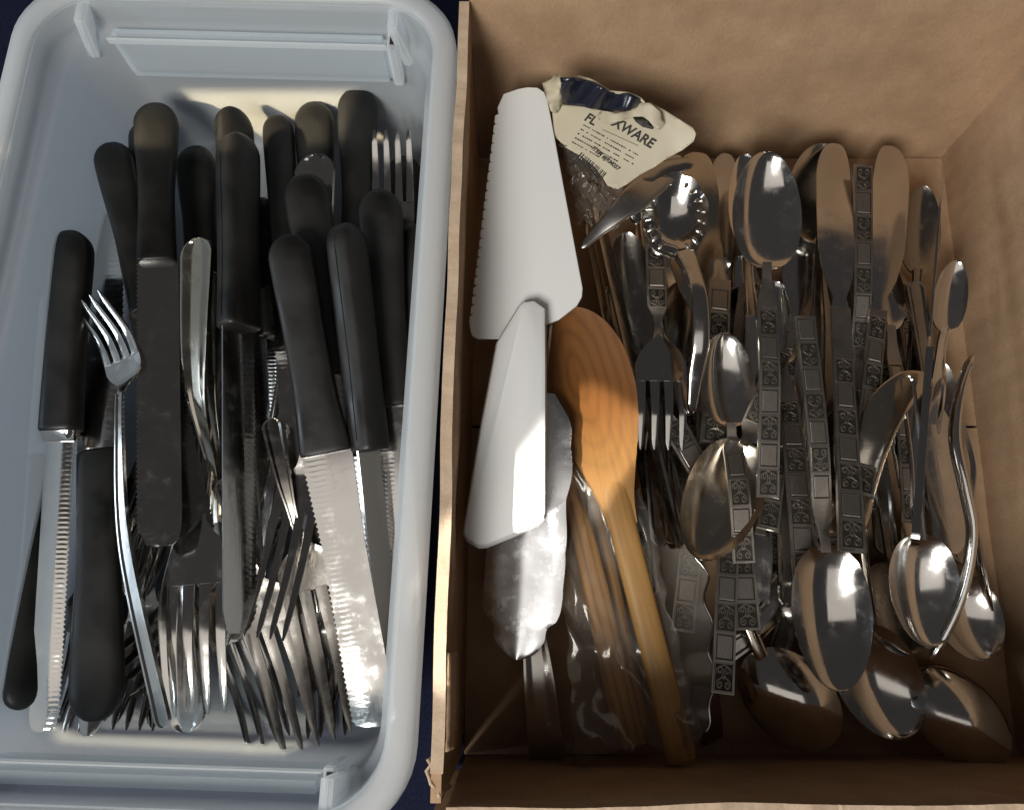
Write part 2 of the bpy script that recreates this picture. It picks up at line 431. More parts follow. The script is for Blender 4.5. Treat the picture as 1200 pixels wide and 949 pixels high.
# ------------------------------------------------------------------ cardboard box
cb = empty('cardboard_box', Matrix.Translation((.13, .13, 0)), 'brown open top cardboard box holding patterned cutlery', 'cardboard box')
ORG = Vector((.13, .13, 0))
def wall(name, a, b, h, th, outward, bulge, top=M['kraft_edge'], nx=60, nz=16, rough=.0006):
    """board from a to b (inner face base line, 2-D); rises with a slight bow; top edge torn"""
    a = Vector(a); b = Vector(b); d = (b-a); L = d.length; d.normalize(); nrm = Vector(outward).normalized()
    V, F, E = [], [], []
    def pt(i, k, side):
        t, q = i/nx, k/nz
        p = a + (b-a)*t
        off = bulge * math.sin(math.pi*t) * (.3+.7*q) + .0012*noise.noise(Vector((p.x*22, p.y*22, q*3)))
        zz = h*q
        if k == nz: zz += rough*noise.noise(Vector((p.x*900, p.y*900, side*3))) + .0007*noise.noise(Vector((p.x*90, p.y*90, side)))
        p2 = p + nrm*(off + side*th)
        return Vector((p2.x, p2.y, zz)) - ORG
    for side in (0, 1):
        for i in range(nx+1):
            for k in range(nz+1): V.append(pt(i, k, side))
    n1 = nz+1; off = (nx+1)*n1
    mi = []
    for i in range(nx):
        for k in range(nz):
            A = i*n1+k
            F.append((A, A+n1, A+n1+1, A+1)); mi.append(0)
            F.append((off+A, off+A+1, off+A+n1+1, off+A+n1)); mi.append(0)
        A = i*n1+nz
        F.append((A, A+n1, off+A+n1, off+A)); mi.append(1)
    for k in range(nz):
        F.append((k, k+1, off+k+1, off+k)); mi.append(1)
        A = nx*n1+k; F.append((A, off+A, off+A+1, A+1)); mi.append(1)
    me = mesh(name, V, F, 40)
    me.materials.append(M['kraft']); me.materials.append(top)
    for p, q in zip(me.polygons, mi): p.material_index = q
    return link(name, me, cb)
WL0, WL1 = (-.0275, -.052), (-.0225, .326)
wall('side_panel', WL0, (-.0225, .32), .15, .0052, (-1, 0), .0010, nx=200)
wall('back_panel', (-.0225, .3215), (.312, .3215), .165, .0045, (0, 1), .002)
wall('side_panel', (.299, .322), (.286, -.0655), .16, .0045, (1, 0), .003)
wall('front_panel', (-.026, -.064), (.286, -.064), .1495, .0032, (0, -1), -.001, nx=240)
# corrugated core seen on the front rim, and the outer liner
V, F = [], []
for i in range(900):
    x = -.028 + .32*i/899
    y = -.0692 - .0014*math.sin(x*2*math.pi/.0072)
    V += [Vector((x, y, .02))-ORG, Vector((x, y, .1488 + .0006*noise.noise(Vector((x*700, 0, 0)))))-ORG]
    if i: F.append((2*i-2, 2*i, 2*i+1, 2*i-1))
fl = link('fluting', mesh('fluting', V, F), cb, [M['kraft_edge']])
s = fl.modifiers.new('thickness', 'SOLIDIFY'); s.thickness = .0007
wall('outer_liner', (-.034, -.0712), (.286, -.0712), .1495, .0012, (0, -1), -.001, nx=240)
# torn corner paper
bm = bmesh.new()
pts = [P(500, 893, .149), P(505, 902, .143), P(499, 912, .146), P(503, 922, .144), P(512, 932, .146), P(514, 936, .142), P(507, 905, .128), P(512, 890, .13)]
V = []; F = []
path = [(499, 890, .148), (501, 896, .146), (498, 903, .147), (501, 911, .146), (504, 919, .147), (509, 927, .146), (514, 935, .147)]
for i, (x, y, z) in enumerate(path):
    for k in range(4):
        V.append(P(x, y, z) + Vector((.001*k + .0012*noise.noise(Vector((i*1.3, k, 4))), .0002*k, -.006*k)) - ORG)
for i in range(len(path)-1):
    for k in range(3):
        a = i*4+k; F.append((a, a+4, a+5, a+1))
o = link('torn_corner', mesh('torn_corner', V, F), cb, [M['kraft_edge']])
s = o.modifiers.new('thickness', 'SOLIDIFY'); s.thickness = .0012
box('corner_light_blocker', -.0325-ORG.x, -.0283-ORG.x, -.0632-ORG.y, -.0515-ORG.y, .001, .1465, cb, M['kraft'])  # added block that stops window light leaking through the corner gap
# torn strip of liner hanging on the inside of the left panel
V = []; F = []
for i in range(24):
    t = i/23; y = -.044 + .038*t
    w = .001 + .0025*math.sin(math.pi*t)**.6
    for k in range(4):
        V.append(Vector((-.0270 + .0008*k + w*.4*k/3 + .0003*noise.noise(Vector((i*.7, k, 0))), y, .149 - .004*k - .0018*abs(noise.noise(Vector((i*1.1, 0, k)))))) - ORG)
for i in range(23):
    for k in range(3):
        a = i*4+k; F.append((a, a+4, a+5, a+1))
o = link('torn_strip', mesh('torn_strip', V, F), cb, [M['kraft']])
s = o.modifiers.new('thickness', 'SOLIDIFY'); s.thickness = .0008
# floor flaps
def flap(x0, x1, y0, y1, z):
    V, F = [], []; n = 24
    for k in (0, 1):
        for i in range(n+1):
            for j in range(n+1):
                x, y = x0+(x1-x0)*i/n, y0+(y1-y0)*j/n
                V.append(Vector((x, y, z + .0008*noise.noise(Vector((x*30, y*30, 1))) - .003*k)) - ORG)
    o2 = (n+1)**2
    for i in range(n):
        for j in range(n):
            a = i*(n+1)+j; F.append((a, a+n+1, a+n+2, a+1)); F.append((o2+a, o2+a+1, o2+a+n+2, o2+a+n+1))
        a = i*(n+1); F.append((a, o2+a, o2+a+n+1, a+n+1)); a += n; F.append((a, a+n+1, o2+a+n+1, o2+a))
    return link('bottom_flap', mesh('bottom_flap', V, F), cb, [M['kraft']])
flap(-.027, .300, -.0635, .127, .004)
flap(-.027, .300, .129, .321, .004)

# ------------------------------------------------------------------ cutlery builders
def round_ts(t0, t1, n, r0=False, r1=False):
    """stations denser towards rounded ends"""
    ts = np.linspace(0, 1, n)
    if r0 and r1: ts = .5 - .5*np.cos(math.pi*ts)
    elif r1: ts = np.sin(ts*math.pi/2)
    elif r0: ts = 1 - np.cos(ts*math.pi/2)
    return [t0 + (t1-t0)*float(x) for x in ts]

# one scroll square (heart over two curls) and one plain square, shared by every patterned handle
def make_scroll():
    V, F, MI = [], [], []
    def quadprism(pts, w, h, z0=.0):
        base = len(V); n = len(pts)
        for i, p in enumerate(pts):
            a, b = pts[max(i-1, 0)], pts[min(i+1, n-1)]
            d = np.array(b)-np.array(a); d = d/(np.linalg.norm(d)+1e-9); nn = np.array((-d[1], d[0]))
            for (o, z) in ((-w, z0), (-w*.45, z0+h), (w*.45, z0+h), (w, z0)):
                V.append((p[0]+nn[0]*o, p[1]+nn[1]*o, z))
        for i in range(n-1):
            for k in range(3):
                a = base+i*4+k; F.append((a, a+1, a+5, a+4)); MI.append(1)
    V += [(-.5, -.5, 0), (.5, -.5, 0), (.5, .5, 0), (-.5, .5, 0)]; F.append((0, 1, 2, 3)); MI.append(0)
    for a, b in (((-.5, -.47), (.5, -.47)), ((.5, .47), (-.5, .47)), ((-.475, .5), (-.475, -.5)), ((.475, -.5), (.475, .5))):
        quadprism([a, b], .03, 1)
    def spiral(cx, cy, r0, a0, turns, dirn, tail):
        pts = []
        for i in range(13):
            f = i/12; r = r0*(1-.78*f); a = R(a0) + dirn*f*turns*2*math.pi
            pts.append((cx+r*math.cos(a), cy+r*math.sin(a)))
        return tail + pts
    for s in (1, -1):
        quadprism(spiral(.22, .19*s, .15, -90*s, 1.15, s, [(-.06, .0), (.03, .12*s-.02*s), (.1, .06*s)]), .032, 1)
        quadprism(spiral(-.24, .20*s, .15, 90*s, 1.15, s, [(.02, .0), (-.06, .2*s), (-.14, .33*s)]), .032, 1)
        quadprism([(.42, .0), (.37, .2*s), (.28, .38*s), (.12, .36*s)], .03, 1)
    me = mesh('scroll_panel', V, F, 30, smooth=False)
    me.materials.append(M['patina']); me.materials.append(M['pattern'])
    # recalc in mesh() keeps face order
    for p, q in zip(me.polygons, MI): p.material_index = q
    return me
def make_plain():
    V, F, MI = [], [], []
    def ring(h0, z0, h1, z1, mi):
        b = len(V)
        for h, z in ((h0, z0), (h1, z1)):
            V.extend([(-h, -h, z), (h, -h, z), (h, h, z), (-h, h, z)])
        for i in range(4):
            j = (i+1) % 4; F.append((b+i, b+j, b+4+j, b+4+i)); MI.append(mi)
    ring(.5, 0, .5, .5, 1); ring(.5, .5, .45, .5, 1); ring(.45, .5, .43, .1, 0); ring(.43, .1, .405, .1, 0); ring(.405, .1, .38, .5, 1)
    b = len(V); V.extend([(-.38, -.38, .5), (.38, -.38, .5), (.38, .38, .5), (-.38, .38, .5)]); F.append((b, b+1, b+2, b+3)); MI.append(1)
    me = mesh('plain_panel', V, F, 30, smooth=False)
    me.materials.append(M['patina']); me.materials.append(M['pattern'])
    for p, q in zip(me.polygons, MI): p.material_index = q
    return me
SCROLL, PLAIN = make_scroll(), make_plain()
def panels(handle, L, k, t0, t1, hw, zf, cell=29, start=0):
    """alternate scroll and plain squares along a handle; hw(t) half width px"""
    n = max(1, round((t1-t0)*L/(cell*k)))
    for i in range(n):
        a, b = t0+(t1-t0)*i/n, t0+(t1-t0)*(i+1)/n; c = (a+b)/2
        me = SCROLL if (i+start) % 2 == 0 else PLAIN
        o = link('scroll_panel' if me is SCROLL else 'plain_panel', me, handle)
        zc = zf(c); sl = (zf(b)-zf(a))/((b-a)*L)
        o.location = (c*L, 0, zc + .00015)
        o.rotation_euler = (0, -math.atan(sl), 0)
        o.scale = ((b-a)*L*.96, 2*hw(c)*k*.86, .00055)
def hand(root, L, k, t0, t1, wctrl, zf, m, th=.0016, pattern=None, cell=29, start=0, round0=True, bow=0, name='handle', lat=None):
    hw = pchip(wctrl)
    ts = round_ts(t0, t1, 34, r0=round0 and not pattern)
    st = []
    for t in ts:
        w = hw(t)
        if round0 and not pattern:
            d = (t-t0)*L/k; e = hw(t0)
            if d < e: w = min(w, math.sqrt(max(e*e-(e-d)**2, (.12*e)**2)))
        l = lat(t) if lat else 0
        st.append((t*L, (l-w)*k, (l+w)*k, zf(t), bow*k))
    cr = None
    if not pattern: cr = (lambda u: .0010*(abs(u) > .7)) if bow == 0 else None
    o = sheet(name, st, th, 8, cross=cr, parent=root, m=m, sharp=30)
    if pattern: panels(o, L, k, pattern[0], pattern[1], hw, zf, cell, start)
    return o
GRP = {}
def spoon(label, A, B, zA, zB, tb, W, D=10, flip=False, hw=None, arch=8, roll=0, m='steel', hm=None, pattern=None, cell=29, start=0, name='spoon', cat='spoon', th=.0012, egg=.85, neck=5, group='spoons in the cardboard box', bowlm=None, zneck=None):
    mt, L, k = frame(A, zA, B, zB, roll)
    root = empty(name, mt, label, cat, group)
    hw = hw or [(0, 13), (tb*.55, 9), (tb*.9, neck), (1, neck)]
    ac = pchip([(0, 0), (tb*.55, arch*.9), (tb*.92, -arch*.2 if zneck is None else zneck), (tb, 0), (1, arch*.2)])
    zf = lambda t: ac(t)*k
    hand(root, L, k, 0, tb+.02, hw, zf, M[hm or m], pattern=pattern, cell=cell, start=start)
    st = []; n = 26
    for i in range(n+1):
        s = .5-.5*math.cos(math.pi*i/n)
        q = s**egg
        w = W*math.sqrt(max(1-(2*q-1)**2, 0))
        if s < .25: w = max(w, neck*(1-s*2))
        w = max(w, .4)
        dd = D*(max(4*s*(1-s), 0))**.75
        t = tb+(1-tb)*s
        z0 = zf(t)
        st.append((t*L, -w*k, w*k, z0, dd*k if flip else -dd*k))
    sheet('bowl', st, th, 14, parent=root, m=M[bowlm or m], sharp=60)
    return root
def fork(label, A, B, zA, zB, tn, tr, W, curve=10, roll=0, m='steel', hw=None, pattern=None, cell=29, start=0, n=4, group='forks in the plastic bin', flip=1, fan=0, tw=None, hm=None, latc=None):
    mt, L, k = frame(A, zA, B, zB, roll)
    root = empty('fork', mt, label, 'fork', group)
    hw = hw or [(0, 14), (tn*.6, 9), (tn, 5), (tn+.04, 6), (1, 6)]
    c = pchip([(0, 0), (tn*.6, curve*.5*flip), (tn, 0), ((tn+tr)/2, -curve*.8*flip), (tr+(1-tr)*.3, -curve*.8*flip), (1, curve*.5*flip)])
    zf = lambda t: c(t)*k
    lat = pchip(latc or [(0, 0), (1, 0)])
    hand(root, L, k, 0, tn+.01, hw, zf, M[hm or m], pattern=pattern, cell=cell, start=start, lat=lat)
    st = []
    ww = pchip([(0, 5), (.25, 6.5), (.55, W*.82), (.75, W), (1, W)])
    for i in range(15):
        s = i/14; t = tn+(tr-tn)*s; w = ww(s)
        st.append((t*L, (lat(t)-w)*k, (lat(t)+w)*k, zf(t), -2.2*k*s*flip))
    sheet('head', st, .0013, 8, parent=root, m=M[m], sharp=40)
    gap = .30 if n == 4 else .34
    pitch = 2*W/(n-(gap)); tw0 = pitch*(1-gap)/2
    for i in range(n):
        yc = (i-(n-1)/2)*pitch
        st = []
        for j in range(13):
            s = j/12; t = tr-.004+(1-tr+.004)*s
            w = tw0*(1-.45*s) if s < .9 else tw0*(.6-.45*(s-.9)/.1)
            y = yc*(1+fan*s) + lat(t)
            st.append((t*L, (y-w)*k, (y+w)*k, zf(t)-1.2*k*(1-(2*i/(n-1)-1)**2)*flip, .5*k))
        sheet('tine', st, .0013, 3, parent=root, m=M[m], sharp=40)
    return root
def blade_st(L, k, t0, t1, w0, wm, ser=0, tipw=None, point=.5, teeth=0, amp=1.6, zc=0, straight=-1):
    """straight: side of the spine (-1/+1); the other edge bellies out and is serrated where ser"""
    N_ = max(30, teeth*4); st = []
    for i in range(N_+1):
        s = i/N_; 
        s2 = math.sin(s*math.pi/2)**.9 if not teeth else s
        t = t0+(t1-t0)*s2
        lw = w0+(wm-w0)*min(1, s2*3)
        tip = 1.0
        rt = point*wm*2*k/((t1-t0)*L)         # tip rounding length as fraction
        d = (1-s2)/max(rt, 1e-4)
        if d < 1: tip = math.sqrt(max(1-(1-d)**2, .0))
        cut = lw*tip; spine = lw*(tip**.45 if tip > 0 else 0)
        cut = max(cut, .3); spine = max(spine, .3)
        if teeth and tip > .6: cut -= amp*1.35*abs(math.sin(math.pi*teeth*s2))
        y0, y1 = (-spine, cut) if straight < 0 else (-cut, spine)
        st.append((t*L, y0*k, y1*k, zc, 0))
    return st
def steak_knife(label, A, B, zA, zB, tj, h0, h1, thk, w, roll=0, teeth=60, side=-1, bm='blade', hm='black', point=.7, skew=0, waist=None, bolster=False, name='steak_knife', group='black handled steak knives', blade_th=.0011, wm=None, e=2.8):
    mt, L, k = frame(A, zA, B, zB, roll)
    root = empty(name, mt, label, 'knife', group)
    waist = waist or h1*.94
    hw = pchip([(0, h0*.97), (.12, h0), (.62, waist), (1, h1)])
    st = []
    for i in range(30):
        s = i/29; s = .5-.5*math.cos(math.pi*s)
        x = s*tj*L/k; Lh = tj*L/k
        w_ = hw(s); r = h0*1.15
        f = 1.
        if x < r: f = math.sqrt(max(1-(1-x/r)**2, .0))
        f2 = 1.
        if Lh-x < 4: f2 = .86+.14*math.sqrt(max(0, 1-(1-(Lh-x)/4)**2))
        st.append((x*k, skew*k*s, 0, max(w_*f*f2, .6)*k, max(thk*(f**.7)*f2, .5)*k))
    h = loft('handle', st, root, M[hm], e=e)
    if abs(roll) > 45 and hm == 'black':
        sg_ = -1 if roll < 0 else 1
        rod('seam', [Vector((q[0], q[1] + sg_*(q[3] + .00005), 0)) for q in st[5:26:2]], [.00022]*11, [.00035]*11, root, M['black'], up=Vector((0, 1, 0)))
    if bolster:
        loft('bolster', [(tj*L-1*k, 0, 0, h1*.9*k, thk*.8*k), (tj*L+10*k, 0, 0, h1*.85*k, thk*.55*k), (tj*L+12*k, 0, 0, h1*.75*k, thk*.4*k)], root, M['bright'], e=4)
    bs = blade_st(L, k, tj-.01, 1, w, wm or w, teeth=teeth, point=point, straight=side)
    sheet('blade', bs, blade_th, 6, cross=lambda u: -.0005*(u*side < -.55), parent=root, m=M[bm], sharp=25)
    return root
def table_knife(label, A, B, zA, zB, tj, hwid, w, roll=0, m='steel', bm='blade', pattern=None, cell=29, start=0, belly=1.0, side=-1, group='table knives in the cardboard box', hm=None, necks=.45, bend=0, point=1.4, teeth=0, hb=None):
    mt, L, k = frame(A, zA, B, zB, roll)
    root = empty('table_knife', mt, label, 'knife', group)
    hb = hb or hwid*.78
    hand(root, L, k, 0, tj, [(0, hwid), (tj*.85, hb), (tj, hb)], lambda t: 0, M[hm or m], th=.0028, pattern=pattern, cell=cell, start=start)
    st = []
    tot = blade_st(L, k, tj-.005, 1, hb, w, point=point, straight=side, teeth=teeth, amp=.9)
    out = []
    for (x, a, b, z, D) in tot:
        s = (x/L-tj)/(1-tj)
        nf = 1-necks*math.exp(-((s-.07)/.05)**2)
        bel = 1+.12*math.sin(math.pi*min(max(s, 0), 1))
        out.append((x, a*nf*(1 if side < 0 else bel), b*nf*(bel if side < 0 else 1), -.0008 + bend*k*math.sin(math.pi*max(s, 0)), .0))
    sheet('blade', out, .0011, 8, cross=lambda u: .0003*(1-u*u), parent=root, m=M[bm], sharp=30)
    return root

# ---------------- black handled steak knives (bin)
SK = 'black handled steak knife'
#  label, butt, tip, z butt, z tip, tj, h0, h1, thk, w, kw
KN = [
 ('steak knife with wide flat black handle and broad navy mirrored round tipped blade', (183,122), (186,641), .060,.064, .40, 27, 23, 12, 24, dict(roll=-10, side=1, teeth=60, bm='blade', waist=21)),
 ('steak knife on edge with faceted black handle and bright spine down the bin centre', (279,158), (283,742), .078,.055, .42, 26, 25, 18, 23, dict(roll=-55, side=-1, e=3.6, teeth=52)),
 ('upturned steak knife with broad black handle at the bottom and blade behind the fork tines', (113,846), (121,250), .052,.034, .48, 29, 26, 12, 27, dict(side=1, teeth=40, waist=24)),
 ('steak knife with steel collar and long pale blue serrated blade by the bin side', (85,271), (51,858), .066,.034, .425, 25, 23, 18, 17, dict(side=-1, roll=-2, bolster=True, teeth=62, bm='bright', e=3.4)),
 ('slim upturned steak knife with tapering black handle closest to the clear bin side', (23,832), (60,345), .036,.040, .58, 20, 13, 14, 12, dict(roll=30, side=1)),
 ('tallest black handle with a bulbous end leaning on the back wall of the bin', (420,104), (411,620), .050,.026, .45, 25, 17, 13, 20, dict(waist=17)),
 ('black handle with domed end standing behind the shiny oval spoon end', (368,121), (377,560), .042,.022, .45, 24, 18, 13, 18, dict(waist=19)),
 ('narrow black handle beside the edge on knife with blade tip pointing down under it', (325,137), (356,604), .046,.040, .46, 19, 18, 13, 22, dict(side=1)),
 ('black handle whose round end peeks out just above the edge on knife', (273,127), (306,660), .056,.030, .42, 25, 22, 13, 20, dict(roll=-50, side=-1)),
 ('black handle mostly hidden behind the broad navy blade knife', (164,147), (180,580), .044,.024, .45, 15, 15, 11, 18, dict(roll=30)),
 ('leaning black handle next to the upturned blade with its own dark saw edge lower down', (130,169), (237,658), .050,.046, .44, 24, 20, 14, 21, dict(side=-1, roll=-12, teeth=52, bm='dull')),
 ('black handle under the front wide handle with its round end showing beside the spoon loop', (356,204), (436,760), .072,.024, .44, 28, 24, 13, 22, dict(roll=-6)),
 ('wide matte black handle in front with a broad cream lit serrated blade', (336,275), (440,852), .088,.040, .46, 27, 31, 11, 31, dict(roll=1, side=1, teeth=52, waist=25, wm=26, bm='bright', point=.25, name='bread_knife')),
 ('slender edge on black handle with seam line right of the wide front handle', (404,262), (464,806), .086,.032, .50, 24, 23, 19, 22, dict(roll=-62, side=-1, e=3.6, teeth=50)),
 ('straight wide black handle below the upright fork tines', (444,222), (474,735), .066,.022, .51, 27, 25, 12, 20, dict(side=1, bm='bright')),
 ('black handle half hidden by the milky rim of the bin', (483,262), (477,745), .050,.020, .56, 17, 14, 14, 12, dict(roll=40)),
 ('black handle deep in the shade between the two back groups of handles', (229,172), (252,600), .034,.016, .44, 24, 20, 12, 18, {}),
 ('black handle in the shadow under the upright fork tines', (474,184), (468,640), .030,.014, .46, 22, 18, 12, 15, {}),
 ('short black handle end in the dark gap right of the edge on blade', (306,232), (318,620), .034,.018, .44, 17, 15, 10, 15, {}),
 ('dark serrated blade poking out low beside the cream blade', (330,330), (428,842), .034,.012, .40, 20, 17, 10, 17, dict(side=-1, teeth=50, bm='warm')),
]
for (lb, A, B, za, zb, tj, h0, h1, thk, w, kw) in KN:
    kw = dict(kw); kw.setdefault('teeth', 50)
    steak_knife(lb, A, B, za, zb, tj, h0, h1, thk, w, **kw)
GB = 'steel cutlery among the black handles'
table_knife('plain rounded steel blade tip showing just below the upturned black handle', (128,470), (104,862), .016,.030, .42, 12, 14, group=GB)
# ---------------- forks (bin)
GF = 'forks in the plastic bin'
FK = [
 ('fork with four thin tines pointing up across a black handle and edge lit shank', (192,852), (106,348), .060,.066, .73, .83, 27, dict(curve=12, roll=-20, m='bright', latc=[(0,0),(.35,6),(.72,-16),(.80,-22),(1,4)], hw=[(0,10),(.4,8),(.73,5),(1,5)])),
 ('broad fork with dark mirrored shoulder and long tines over the upturned rounded handle end', (242,430), (231,838), .040,.044, .40, .655, 34, dict(curve=14, flip=-1, m='bright', hw=[(0,12),(.4,8),(.5,5.5),(1,6)])),
 ('fork with close set bronze tines leaning down left below the navy blade tip', (384,400), (310,748), .044,.050, .38, .60, 27, dict(curve=12, m='steel')),
 ('near black fork with four heavy tines whose tips touch the bin floor', (262,560), (365,876), .042,.018, .32, .56, 36, dict(curve=14, m='dull')),
 ('dark fork with round slot ends overlapping the heavy near black one', (318,490), (402,858), .050,.024, .34, .56, 37, dict(curve=14, m='dull')),
 ('pale fork with curved tines fanning out behind the broad centre fork', (205,600), (320,870), .026,.008, .38, .58, 29, dict(curve=26, m='bright')),
 ('dark fork with bright dotted tine tips right of the upturned black handle', (222,420), (143,642), .024,.040, .35, .66, 25, dict(curve=10, m='dull')),
 ('fork lying just under the dotted tine tips with shorter visible tines', (206,440), (152,690), .018,.028, .40, .72, 23, dict(curve=10, m='steel')),
 ('fork lying crosswise with thin tines aimed at the upturned black handle', (290,640), (138,796), .030,.024, .34, .60, 30, dict(curve=10, m='dull')),
 ('dark fork pointing straight down between the upturned handle and the rounded steel end', (190,560), (158,854), .022,.008, .44, .66, 28, dict(curve=14, m='dull')),
 ('pale fork with tines slanting down beside the blue serrated blade', (122,540), (60,855), .022,.008, .42, .66, 21, dict(curve=12, m='bright')),
 ('fork half under the upturned black handle with slanting lit tines', (150,560), (88,856), .016,.006, .42, .64, 22, dict(curve=12, m='steel')),
 ('fork standing tines up in the back corner beside the tallest black handle', (462,470), (459,153), .020,.056, .48, .74, 25, dict(curve=8, m='bright')),
 ('small fork glimpsed in the gap left of the wide front handle', (296,690), (348,392), .026,.036, .42, .66, 18, dict(curve=8, m='steel')),
]
for (lb, A, B, za, zb, tn, tr, W, kw) in FK:
    fork(lb, A, B, za, zb, tn, tr, W, group=GF, **kw)
GE = [
 ((180,640),(118,842),.014,.006,'bright'),((372,620),(384,862),.018,.006,'dull'),
 ((120,600),(200,842),.014,.006,'steel'),((420,600),(372,820),.014,.008,'steel'),((250,450),(180,700),.024,.018,'steel'),((352,430),(290,660),.022,.018,'bright'),((196,400),(236,640),.020,.016,'dull')]
gw = ['between upturned black handle and pale fork tines','under the dark fork with round slot ends','across the foot of the broad navy blade','beneath the broad cream blade','left of the broad fork shoulder','under the bronze tines','in the dark gap below the curved bright rim']
for i, (A, B, za, zb, m_) in enumerate(GE):
    fork('low lying steel fork '+gw[i], A, B, za, zb, .40, .64, 26, group=GF, curve=12, m=m_)
# rounded steel handle ends (spoons whose bowls are buried)
spoon('spoon with shiny oval loop shaped end between two black handles at the back', (368,181), (392,560), .066,.030, .66, 24, 8, hw=[(0,27),(.25,20),(.6,6),(1,5)], m='bright', roll=16, group='spoons in the plastic bin')
spoon('spoon with long bright curved rim beside the broad navy blade', (231,279), (262,760), .070,.020, .68, 24, 8, hw=[(0,24),(.25,19),(.6,6),(1,5)], m='warm', group='spoons in the plastic bin', roll=22, arch=20)
spoon('spoon with dark nested handle end just inside the bright curved one', (240,316), (268,700), .060,.022, .68, 22, 8, hw=[(0,19),(.25,16),(.6,6),(1,5)], m='warm', group='spoons in the plastic bin', roll=18)
spoon('spoon with upturned rounded handle end at the bottom under the broad fork', (219,858), (204,470), .034,.030, .66, 24, 8, hw=[(0,23),(.3,21),(.6,7),(1,5)], m='bright', group='spoons in the plastic bin', arch=16, roll=-8)
spoon('spoon with plain shank lying along the lit side of the bin', (470,560), (452,830), .016,.008, .60, 20, 8, m='steel', group='spoons in the plastic bin', flip=True)

# ---------------- patterned cutlery (cardboard box)
PT = [(0, 13), (.5, 12.5), (.6, 6.5), (.66, 5), (1, 5)]
GS = 'patterned steel spoons in the cardboard box'
GK = 'patterned steel table knives in the cardboard box'
def pspoon(label, A, B, zA, zB, tb, W, D=13, hwid=13, m='steel', **kw):
    e = tb*.84
    return spoon(label, A, B, zA, zB, tb, W, D, hw=[(0, hwid), (e, hwid*.9), (tb*.95, 5.5), (1, 5)], m=m, hm='pattern', pattern=(.004, e*.97), group=GS, **kw)
pspoon('large upright dessert spoon with bright concave bowl and patterned handle in the middle', (900,583), (899,178), .070,.100, .65, 42, 21, roll=4, cell=31, m='bright')
pspoon('spoon with small deep bowl and bright tip just left of the middle handle', (872,660), (847,390), .050,.064, .58, 33, 16, roll=2, m='bright')
pspoon('spoon lying bowl down left with dark brown concave bowl over the fork tines', (916,410), (818,655), .060,.056, .45, 45, 21, m='warm')
pspoon('big patterned spoon with navy and tan bowl pointing to the bottom of the box', (943,370), (984,810), .082,.064, .63, 46, 21, cell=31, m='steel', start=1)
pspoon('patterned handle standing up between the two tall upright knife blades', (1012,193), (1003,600), .066,.030, .66, 28, 8, hwid=11, cell=30, flip=True)
pspoon('patterned handle ending squarely left of the big navy and tan bowl', (945,681), (908,330), .060,.048, .70, 24, 10, hwid=14, cell=30)
pspoon('patterned spoon handle lying diagonally beneath the fork tines', (789,497), (900,700), .040,.020, .60, 26, 8, hwid=15, cell=30, flip=True)
pspoon('patterned handle with bright square end beside the long vertical handle low down', (877,738), (852,520), .046,.034, .66, 20, 8, hwid=14, cell=32)
pspoon('patterned handle slanting down from under the dark brown bowl', (864,668), (905,440), .043,.030, .70, 20, 8, hwid=13, cell=30)
pspoon('tapering patterned handle pointing down beside the gold crescent knife', (1068,612), (1036,300), .046,.040, .70, 20, 8, hwid=9, cell=30)
pspoon('spoon seen low through the gap behind the middle handle', (905,660), (868,300), .026,.026, .64, 26, 9, cell=30)
fork('patterned fork with four short tines pointing down next to the wooden spoon', (768,250), (776,526), .060,.062, .48, .74, 29, flip=-1, group='forks in the cardboard box', m='steel', hm='pattern', pattern=(.15,.42), hw=[(0,12),(.4,12),(.47,5.5),(.5,5),(1,5)], cell=30, curve=10)
fork('second fork buried under the first with tines beside its tips', (765,330), (793,612), .034,.030, .48, .74, 26, group='forks in the cardboard box', m='dull', curve=8)
fork('patterned fork handle running straight down the lower part of the box', (847,813), (858,470), .054,.040, .66, .82, 24, group='forks in the cardboard box', m='steel', hm='pattern', pattern=(.004,.56), hw=[(0,12.5),(.56,12),(.64,5),(1,5)], cell=33, curve=8)
table_knife('patterned table knife with tan blade left of the bright upright spoon', (838,520), (849,179), .054,.038, .53, 16, 16, hm='pattern', pattern=(.004,.50), cell=30, group=GK, m='matte')
table_knife('patterned table knife with tallest upright blade and the longest square handle', (1000,646), (976,167), .084,.056, .545, 14.5, 21, hm='pattern', pattern=(.004,.42), cell=32, group=GK, start=0, m='matte')
table_knife('patterned table knife with tilted blade nearest the box corner', (1010,580), (1048,171), .066,.046, .49, 13, 22, hm='pattern', pattern=(.004,.47), cell=31, group=GK, side=1)
table_knife('table knife with slanted tan blade between the upright spoon and tallest blade', (900,620), (951,222), .056,.042, .58, 12, 20, hm='pattern', pattern=(.004,.55), cell=31, group=GK, m='matte')
table_knife('long table knife seen nearly edge on reaching up from the buried fork', (795,643), (699,232), .056,.056, .40, 13, 12, roll=48, group='plain steel cutlery in the cardboard box', hb=12)
table_knife('narrow table knife on edge running along the shade beside the wooden bowl', (760,600), (690,260), .040,.040, .45, 9, 10, roll=50, group='plain steel cutlery in the cardboard box')
table_knife('long table knife standing on edge near the far side panel', (1074,641), (1108,193), .084,.074, .47, 15, 12, roll=66, group='plain steel cutlery in the cardboard box', hb=14)
table_knife('table knife with navy blade tip pointing down near the far side panel', (1072,330), (1120,649), .048,.052, .42, 12, 21, group='plain steel cutlery in the cardboard box', m='dull')
table_knife('table knife handle end tucked under the shell shaped ladle', (832,560), (812,178), .034,.050, .45, 14, 30, group='plain steel cutlery in the cardboard box', bm='warm')
GP = 'plain steel spoons in the cardboard box'
def gsp(label, A, B, za, zb, tb, W, D=12, **kw):
    kw.setdefault('group', GP); return spoon(label, A, B, za, zb, tb, W, D, **kw)
